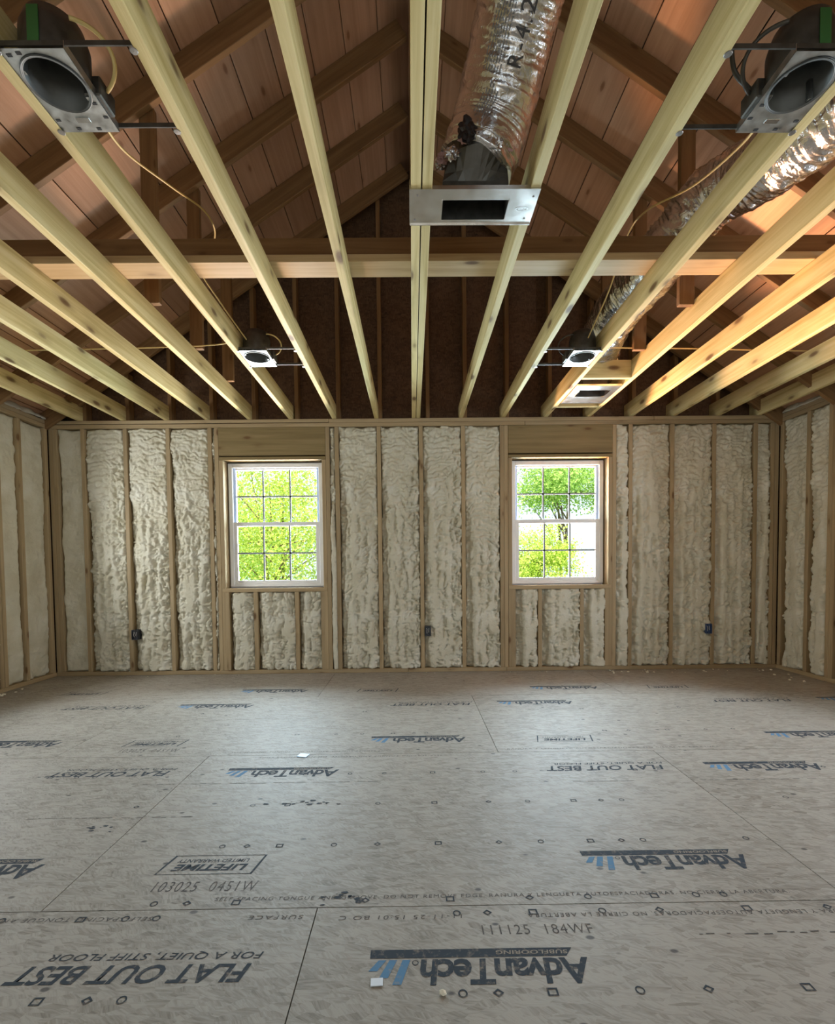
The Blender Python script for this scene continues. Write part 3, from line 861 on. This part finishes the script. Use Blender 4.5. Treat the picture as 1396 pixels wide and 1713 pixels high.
# ------------------------------------------------------------------ recessed lights
def recessed(label, x, y, mirror, near):
    """x, y: corner of the plate next to its joist, at the side nearest the camera. Plate spans .185 x .255"""
    s = -1 if mirror else 1
    t = empty('recessed_light', (x, y, H + .004), 0, label, 'ceiling light', 'recessed light housings between the joists')
    W_, L_ = .185, .258
    cx, cy, R = .093, .101, .087
    # plate with a round hole
    b = MB(); seg = 40
    ang = [2 * math.pi * k / seg for k in range(seg)]
    inner, outer = [], []
    for a in ang:
        inner.append(b.bm.verts.new((s * (cx + R * math.cos(a)), cy + R * math.sin(a), 0)))
        dx, dy = math.cos(a), math.sin(a)
        ts = []
        if dx > 1e-6: ts.append((W_ - cx) / dx)
        if dx < -1e-6: ts.append(-cx / dx)
        if dy > 1e-6: ts.append((L_ - cy) / dy)
        if dy < -1e-6: ts.append(-cy / dy)
        q = min(ts)
        outer.append(b.bm.verts.new((s * (cx + q * dx), cy + q * dy, 0)))
    for k in range(seg): b.bm.faces.new((inner[k], inner[(k + 1) % seg], outer[(k + 1) % seg], outer[k]))
    for (px, py) in ((0, 0), (W_, 0), (W_, L_), (0, L_)):
        best = sorted(range(seg), key=lambda k: (outer[k].co.x - s * px) ** 2 + (outer[k].co.y - py) ** 2)
        k = best[0]; k2 = (k + 1) % seg if best[1] == (k + 1) % seg else (k - 1) % seg
        c = b.bm.verts.new((s * px, py, 0)); b.bm.faces.new((outer[k], outer[k2], c))
    b.box((min(0, s * .0015), 0, 0), (max(0, s * .0015), L_, .028)).box((min(s * W_, s * (W_ - .0015)), 0, 0), (max(s * W_, s * (W_ - .0015)), L_, .022))
    pl = b.build('mounting_plate', 'galvanized', t)
    for (px, py) in ((.02, .018), (.05, .012), (.165, .16), (.172, .205), (.06, .245), (.125, .246), (.014, .215)):
        MB().box((s * px - .007, py - .004, -.0012), (s * px + .007, py + .004, -.0002)).build('plate_slot', 'black_void', pl)
    MB().box((s * .095 - .022, .205, -.003), (s * .095 + .022, .222, -.0002), .001).build('plate_label', 'boot_metal', pl)
    # can
    prof = [(R - .001, -.004), (R - .004, -.004), (R - .004, .11), (R - .02, .150), (.02, .160), (.001, .160)]
    ci = MB().lathe(prof, 40, (s * cx, cy)).build('can_interior', 'can_inside', t, True)
    prof = [(R, .0), (R + .002, .02), (R + .002, .115), (R - .012, .158), (R - .045, .175), (.001, .177)]
    MB().lathe(prof, 40, (s * cx, cy)).build('housing', 'dark_metal', t, True)
    if near: MB().box((s * cx - .016, cy - R - .004, .03), (s * cx + .016, cy - R - .0015, .13)).build('sticker', 'green_label', t)
    MB().lathe([(R + .001, -.0015), (R - .006, -.0045), (R - .008, -.0015)], 40, (s * cx, cy)).build('trim_ring', 'can_inside', t, True)
    # socket and spring clips inside
    MB().lathe([(.001, .10), (.022, .10), (.024, .158), (.001, .158)], 20, (s * cx, cy)).build('lamp_socket', 'can_inside', t, True)
    for a in (.6, 3.6):
        q = Vector((s * cx + .078 * math.cos(a), cy + .078 * math.sin(a), .03))
        MB().box(q - Vector((.006, .006, .03)), q + Vector((.006, .006, .03))).build('spring_clip', 'galvanized', t)
    # junction box and hanger bars
    jb = MB().box((s * (W_ - .012) - .026, .135, .004), (s * (W_ - .012) + .026, .215, .062), .004).build('junction_box', 'dark_metal', t)
    span = .372
    for yy in (.004, L_ - .004):
        o = MB().box((min(0, s * span), yy - .002, .010), (max(0, s * span), yy + .002, .024)).build('hanger_bar', 'dark_metal', t)
        for xe in (-.004, span + .004):
            MB().lathe([(.001, -.0058), (.010, -.0055), (.0115, -.0042)], 12, (s * xe, yy)).build('nail_tab', 'nail', o)
    # flexible conduit to the junction box
    p = []
    for k in range(17):
        a = math.pi * (k / 16) * 1.15
        p.append((s * (.20 + .055 * math.sin(a)), .15 - .13 * (k / 16) + .02, .045 + .085 * (1 - math.cos(a)) / 2))
    MB().tube(p, .0045 if not near else .006, 8).build('whip_cable', 'romex' if mirror is False else 'cable_black', t, True)
    return t
recessed('recessed light can with dark housing between the nearest joists, left of the centre duct', -1.136, -3.315, False, True)
recessed('recessed light can with dark housing between the nearest joists, right of the centre duct', 1.287, -3.30, True, True)
recessed('small recessed light can beyond the strongback above the left window', -1.136, -1.452, False, False)
recessed('small recessed light can beyond the strongback above the right window, beside the far duct', 1.287, -1.415, True, False)

# ------------------------------------------------------------------ cables
def catmull(pts, n=8):
    P = [Vector(p) for p in pts]; P = [P[0] * 2 - P[1]] + P + [P[-1] * 2 - P[-2]]
    out = []
    for i in range(1, len(P) - 2):
        for k in range(n):
            t = k / n; a, b, c, d = P[i - 1:i + 3]
            out.append(.5 * ((2 * b) + (c - a) * t + (2 * a - 5 * b + 4 * c - d) * t * t + (3 * b - a - 3 * c + d) * t ** 3))
    out.append(P[-2]); return out
def cable(label, pts, r=.0045, mat='romex', n=8):
    o = MB().tube(catmull(pts, n), r, 8).build('cable', mat, None, True)
    return tag(o, label, 'cable', 'loose electric cables on the joists')
zt = H + D6 + .006
cable('yellow cable lying across the joists from the left far light to the left wall', [(-1.16, -1.30, zt), (-1.4, -1.22, zt + .002), (-1.9, -1.19, zt), (-2.5, -1.17, zt), (-3.1, -1.16, zt), (-3.42, -1.15, zt + .01)])
cable('yellow cable lying across the joists from the right far light to the right wall', [(1.30, -1.17, zt), (1.55, -1.14, zt - .003), (2.1, -1.11, zt), (2.7, -1.07, zt), (3.2, -1.05, zt), (3.48, -1.04, zt + .01)])
cable('thin tan cable slung from the near left light up over the strongback', [(-1.02, -3.06, 2.52), (-1.08, -2.8, 2.62), (-1.05, -2.5, 2.72), (-1.02, -2.2, 2.82), (-1.06, -2.0, 2.83), (-1.20, -1.90, 2.76), (-1.16, -1.65, 2.66), (-1.08, -1.40, 2.54)])
cable('thin tan cable slung from the near right light up over the strongback', [(1.20, -3.05, 2.52), (1.27, -2.8, 2.62), (1.27, -2.5, 2.71), (1.21, -2.2, 2.82), (1.20, -2.0, 2.83), (1.22, -1.7, 2.70), (1.20, -1.36, 2.54)])
cable('black cable loop rising from the near right light into the attic', [(1.10, -3.12, 2.53), (1.03, -3.14, 2.58), (1.02, -3.16, 2.68), (1.08, -3.18, 2.76), (1.17, -3.20, 2.78)], .007, 'cable_black')

# ------------------------------------------------------------------ ducts and register boots
def duct_mesh(path, R, seed, seg=72, step=.006, pitch=.026, amp=1.0):
    P = catmull(path, 24)
    # resample
    L = [0]
    for a, b in zip(P, P[1:]): L.append(L[-1] + (b - a).length)
    n = int(L[-1] / step); S = np.linspace(0, L[-1], n)
    px = np.stack([np.interp(S, L, [p[i] for p in P]) for i in range(3)], -1)
    tg = np.gradient(px, axis=0); tg /= np.linalg.norm(tg, axis=1)[:, None]
    ref = np.array([1.0, .13, 0]); a = np.cross(tg, ref); a /= np.linalg.norm(a, axis=1)[:, None]; b = np.cross(tg, a)
    th = np.linspace(0, 2 * np.pi, seg, endpoint=False)
    SS, TT = np.meshgrid(S, th, indexing='ij')
    nz = lambda cs, ct, sd: vnoise(SS / cs + 40, np.minimum(TT, 2 * np.pi - TT) / ct, sd)
    rad = R * (1 + .03 * nz(.16, .8, seed)) + amp * (nz(.035, .35, seed + 1) * .016 + nz(.012, .22, seed + 2) * .008)
    rad += np.sin(SS / pitch * 2 * np.pi + nz(.1, .4, seed + 3) * 4) * .0028 * amp
    V = px[:, None, :] + rad[..., None] * (np.cos(TT)[..., None] * a[:, None, :] + np.sin(TT)[..., None] * b[:, None, :])
    idx = np.arange(n * seg).reshape(n, seg); nx = np.roll(idx, -1, 1)
    F = np.stack([idx[:-1], nx[:-1], nx[1:], idx[1:]], -1).reshape(-1, 4).tolist()
    F.append(idx[0, ::-1].tolist()); F.append(idx[-1].tolist())
    me = bpy.data.meshes.new('duct'); me.from_pydata(V.reshape(-1, 3).tolist(), [], F); me.update()
    for p in me.polygons: p.use_smooth = True
    setmat(me, 'duct_foil')
    return me, (S, px, tg, a, b, R)

def wrap_print(name, me, frame, s0, th0, parent, flip_s=1, off=.010):
    """bend a flat print round the duct: print x runs along the duct, print y round it"""
    S, px, tg, a, b, R = frame
    bm = bmesh.new(); bm.from_mesh(me)
    bmesh.ops.triangulate(bm, faces=bm.faces)
    for v in bm.verts:
        s = s0 + flip_s * v.co.x; t = th0 + v.co.y / R
        i = int(np.clip(np.searchsorted(S, s), 1, len(S) - 1))
        f = (s - S[i - 1]) / (S[i] - S[i - 1])
        p = px[i - 1] * (1 - f) + px[i] * f; A = a[i]; B = b[i]
        q = p + (R + off) * (math.cos(t) * A + math.sin(t) * B)
        v.co = q
    m2 = bpy.data.meshes.new(name); bm.to_mesh(m2); bm.free(); setmat(m2, 'duct_fine_print' if me.name.startswith('fine') else 'duct_print')
    return obj(name, m2, parent)

cd1 = empty('flexible_duct', (0, 0, 0), 0, 'silver foil flexible duct rising from the centre ceiling register, printed R-4.2', 'duct', 'insulated foil ducts')
path1 = [(.275, -2.70, 2.640), (.300, -2.71, 2.70), (.345, -2.76, 2.82), (.400, -2.93, 3.01), (.47, -3.25, 3.22), (.55, -3.8, 3.34), (.62, -4.6, 3.38), (.66, -5.6, 3.38)]
me, fr1 = duct_mesh(path1, .150, 5, amp=.5)
obj('foil_jacket', me, cd1)
DUCT1 = (cd1, fr1)
cd2 = empty('flexible_duct', (0, 0, 0), 0, 'long silver foil duct lying over the right joists towards the right window', 'duct', 'insulated foil ducts')
path2 = [(1.50, -.80, 2.70), (1.46, -.98, 2.735), (1.43, -1.27, 2.765), (1.445, -1.8, 2.785), (1.52, -1.98, 2.87), (1.60, -2.12, 2.955), (1.70, -2.32, 2.93), (1.76, -2.66, 2.88), (1.85, -3.2, 2.84), (1.92, -4.0, 2.82), (1.95, -5.5, 2.82)]
me, fr2 = duct_mesh(path2, .152, 25, seg=64, step=.008)
obj('foil_jacket', me, cd2)

def boot(label, x0, x1, y0, y1, ox0, ox1, oy0, oy1, emblem, collar):
    t = empty('register_boot', ((x0 + x1) / 2, (y0 + y1) / 2, H), 0, label, 'air register', 'sheet metal register boots')
    cx, cy = (x0 + x1) / 2, (y0 + y1) / 2
    def L(p): return (p[0] - cx, p[1] - cy, p[2] - H)
    z = H - .0025
    f = MB()
    for a, b in (((x0, y0), (ox0, y1)), ((ox1, y0), (x1, y1)), ((ox0, y0), (ox1, oy0)), ((ox0, oy1), (ox1, y1))):
        f.box(L((a[0], a[1], z - .0012)), L((b[0], b[1], z)))
    # folded lips
    f.box(L((ox0 - .003, oy0, z - .005)), L((ox0, oy1, z - .001))).box(L((ox1, oy0, z - .005)), L((ox1 + .003, oy1, z - .001)))
    f.box(L((x0 - .002, y0, z - .004)), L((x0, y1, z + .035))).box(L((x0 - .001, y0 - .002, z - .003)), L((x1, y0, z + .012))).box(L((x0 - .001, y1, z - .006)), L((x1, y1 + .003, z + .003)))
    fl = f.build('flange', 'boot_metal', t)
    # sleeve up from the opening, then a transition to the round collar
    s = MB(); hs_ = .105
    base = [(ox0, oy0), (ox1, oy0), (ox1, oy1), (ox0, oy1)]
    seg = 24; rings = []
    def rect(k):
        a = 2 * math.pi * (k + .5) / seg; dx, dy = math.cos(a), math.sin(a)
        q = min((ox1 - ox0) / 2 / abs(dx), (oy1 - oy0) / 2 / abs(dy))
        return ((ox0 + ox1) / 2 + dx * q, (oy0 + oy1) / 2 + dy * q)
    for zz, m in ((H - .002, 0), (H + .07, 0), (H + .10, .35), (H + .155, 1), (H + .22, 1)):
        rg = []
        for k in range(seg):
            a = 2 * math.pi * (k + .5) / seg
            r0 = rect(k); r1 = (collar[0] + collar[2] * math.cos(a), collar[1] + collar[2] * math.sin(a))
            rg.append(s.bm.verts.new(L((r0[0] * (1 - m) + r1[0] * m, r0[1] * (1 - m) + r1[1] * m, zz))))
        rings.append(rg)
    for A, B in zip(rings, rings[1:]):
        for k in range(seg): s.bm.faces.new((A[k], A[(k + 1) % seg], B[(k + 1) % seg], B[k]))
    s.build('sleeve', 'dark_metal', t)
    lid = MB().lathe([(collar[2] - .002, .2), (.001, .2)], 24, L((collar[0], collar[1], 0))[:2]).build('dark_duct_inside', 'black_void', t)  # black disc across the collar stands in for the dark duct interior
    for px, py in ((x0 + .03, y0 + .03), (x0 + .02, y1 - .025), (x1 - .02, y0 + .04), (x1 - .03, y1 - .03)):
        MB().lathe([(.001, z - H - .0035), (.004, z - H - .003), (.0045, z - H - .001)], 10, L((px, py, 0))[:2]).build('screw', 'nail', t)
    if emblem:
        e = MB()
        for k in range(28):
            a, b = 2 * math.pi * k / 28, 2 * math.pi * (k + 1) / 28
            q = lambda a, r: (r * .026 * math.cos(a), r * .012 * math.sin(a), 0)
            e.poly([q(a, 1), q(b, 1), q(b, .86), q(a, .86)], (0, 0, .0008))
        for k in range(4): e.box((-.014 + k * .0075, -.004, 0), (-.010 + k * .0075, .004, .0008))
        e.build('embossed_emblem', 'galvanized', fl, M=Matrix.Translation(L((x1 - .052, cy + .01, z - .0022))))
    return t
b1 = boot('shiny sheet metal register boot under the double centre joist', .006, .508, -2.818, -2.632, .135, .395, -2.762, -2.655, True, (.272, -2.705, .125))
b2 = boot('sheet metal register boot between blocking near the right window', 1.330, 1.696, -.80, -.40, 1.39, 1.64, -.70, -.55, False, (1.50, -.66, .125))
# torn insulation and tape round the collar of the centre duct
def crumple(name, c, r, mat, parent, seed):
    b = MB(); bmesh.ops.create_icosphere(b.bm, subdivisions=3, radius=1)
    R = random.Random(seed); p = [R.uniform(4, 10) for _ in range(4)]
    for v in b.bm.verts:
        q = v.co.copy(); k = 1 + .38 * math.sin(p[0] * q.x + p[1] * q.z) * math.sin(p[2] * q.y + p[3] * q.z) + R.uniform(-.14, .14)
        v.co = Vector((c[0] + q.x * r[0] * k, c[1] + q.y * r[1] * k, c[2] + q.z * r[2] * k))
    return b.build(name, mat, parent)
crumple('tape', (.226, -2.845, 2.655), (.034, .014, .042), 'black_tape', cd1, 1)
for k, (a, dz) in enumerate(((3.5, .0), (3.9, -.02), (4.3, .012), (5.2, -.01), (5.6, .01), (3.15, .02))):
    crumple('torn_insulation', (.272 + .140 * math.cos(a), -2.705 + .140 * math.sin(a), 2.628 + dz), (.026, .012, .022), ('pink_insulation', 'duct_foil')[k % 2], cd1, 20 + k)

# printing on the centre duct, on the side towards the camera
def facing_angle(fr, s, offset):
    S, px, tg, a, b, R = fr
    i = int(np.searchsorted(S, s)); d = np.array([0, -CAM_D, CAM_H]) - px[i]
    return math.atan2(d @ b[i], d @ a[i]) + offset
s_r = .38
t0 = facing_angle(fr1, s_r, 0)
RT = fit_mesh(text_mesh('R-4.2', 1, .0, .0, 1.25), .19, .050)
DUCT_PRINT = []
S, px, tg, A_, B_, R_ = fr1
# direction of increasing angle relative to +X at that point decides which way the print faces
i_ = int(np.searchsorted(S, s_r)); tang = -math.sin(t0) * A_[i_] + math.cos(t0) * B_[i_]
sg = 1 if tang[0] > 0 else -1
def bend(me, s0, off_along_x, flip):
    m2 = me.copy()
    for v in m2.vertices: v.co.y = -sg * v.co.y
    return wrap_print('printed_text', m2, fr1, s0, t0 + sg * off_along_x / R_, cd1)
bend(RT, .30, .055, 1)
b = MB()
for row in range(7):
    x = 0
    ln = random.uniform(.22, .30)
    while x < ln:
        l = random.uniform(.008, .03); b.poly([(x, row * .0095, 0), (x + l, row * .0095, 0), (x + l, row * .0095 + .0035, 0), (x, row * .0095 + .0035, 0)]); x += l + .006
lines = b.mesh('fine_print', 'duct_print')
bend(lines, .27, -.01, 1)
b = MB()
for row in range(6):
    x = 0
    ln = random.uniform(.10, .16)
    while x < ln:
        l = random.uniform(.008, .025); b.poly([(x, row * .0095, 0), (x + l, row * .0095, 0), (x + l, row * .0095 + .004, 0), (x, row * .0095 + .004, 0)]); x += l + .005
bend(b.mesh('fine_print', 'duct_print'), .09, .0, 1)

# ------------------------------------------------------------------ electrical boxes
def outlet(label, x, z, mat):
    t = empty('outlet_box', (x, 0, z), 0, label, 'electrical box')
    w, h, d = .058, .096, .07
    b = MB()
    b.box((0, -.030, 0), (.004, d, h)).box((w - .004, -.030, 0), (w, d, h)).box((.004, -.030, 0), (w - .004, d, .004)).box((.004, -.030, h - .004), (w - .004, d, h)).box((.004, d - .004, .004), (w - .004, d, h - .004))
    b.box((.004, -.013, .004), (w - .004, -.010, h - .004)).build('box_shell', mat, t)
    for za in (.004, h - .014): MB().box((w / 2 - .006, -.031, za), (w / 2 + .006, -.022, za + .010)).build('screw_tab', mat, t)
    for i in range(3):
        p = [(.015 + .012 * i, -.013, .075), (.02 + .008 * i, -.018, .065 - .01 * i), (.018 + .010 * i, -.024, .045), (.02 + .008 * i, -.014, .025 + .004 * i)]
        MB().tube(catmull(p, 5), .0022, 6).build('wire', 'wire_white' if i != 1 else 'black_tape', t)
    return t
outlet('black open outlet box on the stud left of the left window', -2.728, .352, 'box_charcoal')
outlet('black open outlet box on the middle stud between the windows', .117, .357, 'box_charcoal')
outlet('navy blue open outlet box on the stud right of the right window', 2.862, .350, 'box_navy')

# ------------------------------------------------------------------ litter on the floor
def card(label, x, y, w, d, rz, mat):
    o = MB().box((-w / 2, -d / 2, 0), (w / 2, d / 2, .0022), .0006).build('plastic_tag', mat)
    o.location = (x, y, .0012); o.rotation_euler = (0, 0, rz); return tag(o, label, 'tag')
card('small blue-white plastic tag lying near the middle of the floor', -.607, -2.105, .055, .048, -.25, 'tag_blue')
card('small white plastic tag lying beside the nearest printed logo', -.098, -3.566, .030, .023, .05, 'tag_white')
def crumb(x, y, r, label, group):
    b = MB(); bmesh.ops.create_icosphere(b.bm, subdivisions=1, radius=r)
    for v in b.bm.verts: v.co *= random.uniform(.65, 1.25); v.co.z *= .6
    o = b.build('foam_crumb', 'crumb'); o.location = (x, y, r * .5); o.rotation_euler = (0, 0, random.uniform(0, 6))
    return tag(o, label, 'crumb', group)
for k in range(26):
    crumb(random.uniform(1.9, 3.5), random.uniform(-.20, -.03), random.uniform(.006, .014), 'cream foam crumb on the floor along the foot of the back wall, right half', 'foam crumbs along the back wall right of the right window')
for k in range(10):
    crumb(random.uniform(-3.2, 1.8), random.uniform(-.08, -.03), random.uniform(.004, .008), 'tiny cream foam crumb at the sole plate, left and middle of the back wall', 'tiny foam crumbs at the sole plate')
for k in range(5):
    crumb(random.uniform(3.3, 3.52), random.uniform(-.62, -.25), random.uniform(.008, .016), 'cream foam crumb at the foot of the right wall', 'foam crumbs at the right wall')
for k in range(5):
    crumb(random.uniform(-3.44, -3.36), random.uniform(-.75, -.50), random.uniform(.008, .015), 'pale foam crumb at the foot of the left wall', 'foam crumbs at the left wall')
crumb(.062, -3.600, .010, 'lone foam crumb in front of the nearest printed logo', None)

# ------------------------------------------------------------------ outdoors
ground = MB().box((-60, .6, -3.3), (60, 90, -3.2)).build('ground', 'grass')
tag(ground, 'grass outside below the windows', kind='structure')

def tree(label, x, y, z, rx, rz, n, seed, mat, leafsize=.11, trunk=True):
    t = empty('tree', (x, y, -3.2), 0, label, 'tree', 'trees outside the windows')
    R = np.random.default_rng(seed)
    # clumps of leaves on branch ends inside an ellipsoid
    nc = 46
    d = R.normal(size=(nc, 3)); d /= np.linalg.norm(d, axis=1)[:, None]
    cl = d * (R.random((nc, 1)) ** .45) * np.array([rx, rx * .8, rz]) * .9
    V, F = [], []
    which = R.integers(0, nc, n)
    P = cl[which] + R.normal(size=(n, 3)) * np.array([.42, .42, .32]) * (rx / 2.6)
    ax = R.normal(size=(n, 3)); ax /= np.linalg.norm(ax, axis=1)[:, None]
    nn = R.normal(size=(n, 3)) + np.array([0, -.4, .8]); nn /= np.linalg.norm(nn, axis=1)[:, None]
    bx_ = np.cross(nn, ax); bx_ /= np.linalg.norm(bx_, axis=1)[:, None]; ax = np.cross(bx_, nn)
    sz = leafsize * R.uniform(.6, 1.3, n)[:, None]
    v0 = P - ax * sz * .5; v2 = P + ax * sz * .5; v1 = P + bx_ * sz * .28 + nn * sz * .06; v3 = P - bx_ * sz * .28 + nn * sz * .06
    V = np.stack([v0, v1, v2, v3], 1).reshape(-1, 3) + np.array([0, 0, z + 3.2])
    F = np.arange(n * 4).reshape(n, 4)
    me = bpy.data.meshes.new('foliage'); me.from_pydata(V.tolist(), [], F.tolist()); me.update(); setmat(me, mat)
    o = obj('foliage', me, t); o['kind'] = 'stuff'
    zt = z + 3.2
    MB().tube([(0, 0, 0), (.06, .8, zt * .5), (0, 1.2, zt + rz * .5)], [.12, .06, .02], 10).build('trunk', 'bark', t, True)
    br = MB()
    for k in range(14):
        e = Vector(cl[k]) + Vector((0, 0, zt)); s0 = Vector((0, 0, zt * random.uniform(.55, 1.0)))
        br.tube(catmull([s0, (s0 + e) / 2 + Vector((0, 0, .15)), e], 4), [.028 * (1 - .8 * q / 8) for q in range(9)], 6)
    br.build('branches', 'bark', t, True)
    return t
tree('dense yellow-green tree filling the left window', -3.75, 8.3, 2.0, 2.7, 3.0, 24000, 3, 'leaf_yellow', .085)
tree('darker green tree behind the left window tree', -8.6, 17.5, 1.5, 4.0, 4.6, 12000, 4, 'leaf_green', .17)
tree('green tree spreading across the upper half of the right window', 5.35, 12.0, 4.05, 2.1, 1.25, 14000, 5, 'leaf_green', .10)
tree('low yellow-green tree in the lower half of the right window', 3.45, 8.6, 1.0, 1.05, 1.35, 15000, 6, 'leaf_yellow', .07)
tree('far green tree at the right edge of the right window', 8.9, 19.5, -.9, 2.6, 1.6, 6000, 8, 'leaf_green', .15)

for o in COL.objects:
    if o.type == 'EMPTY': o.empty_display_size = .05
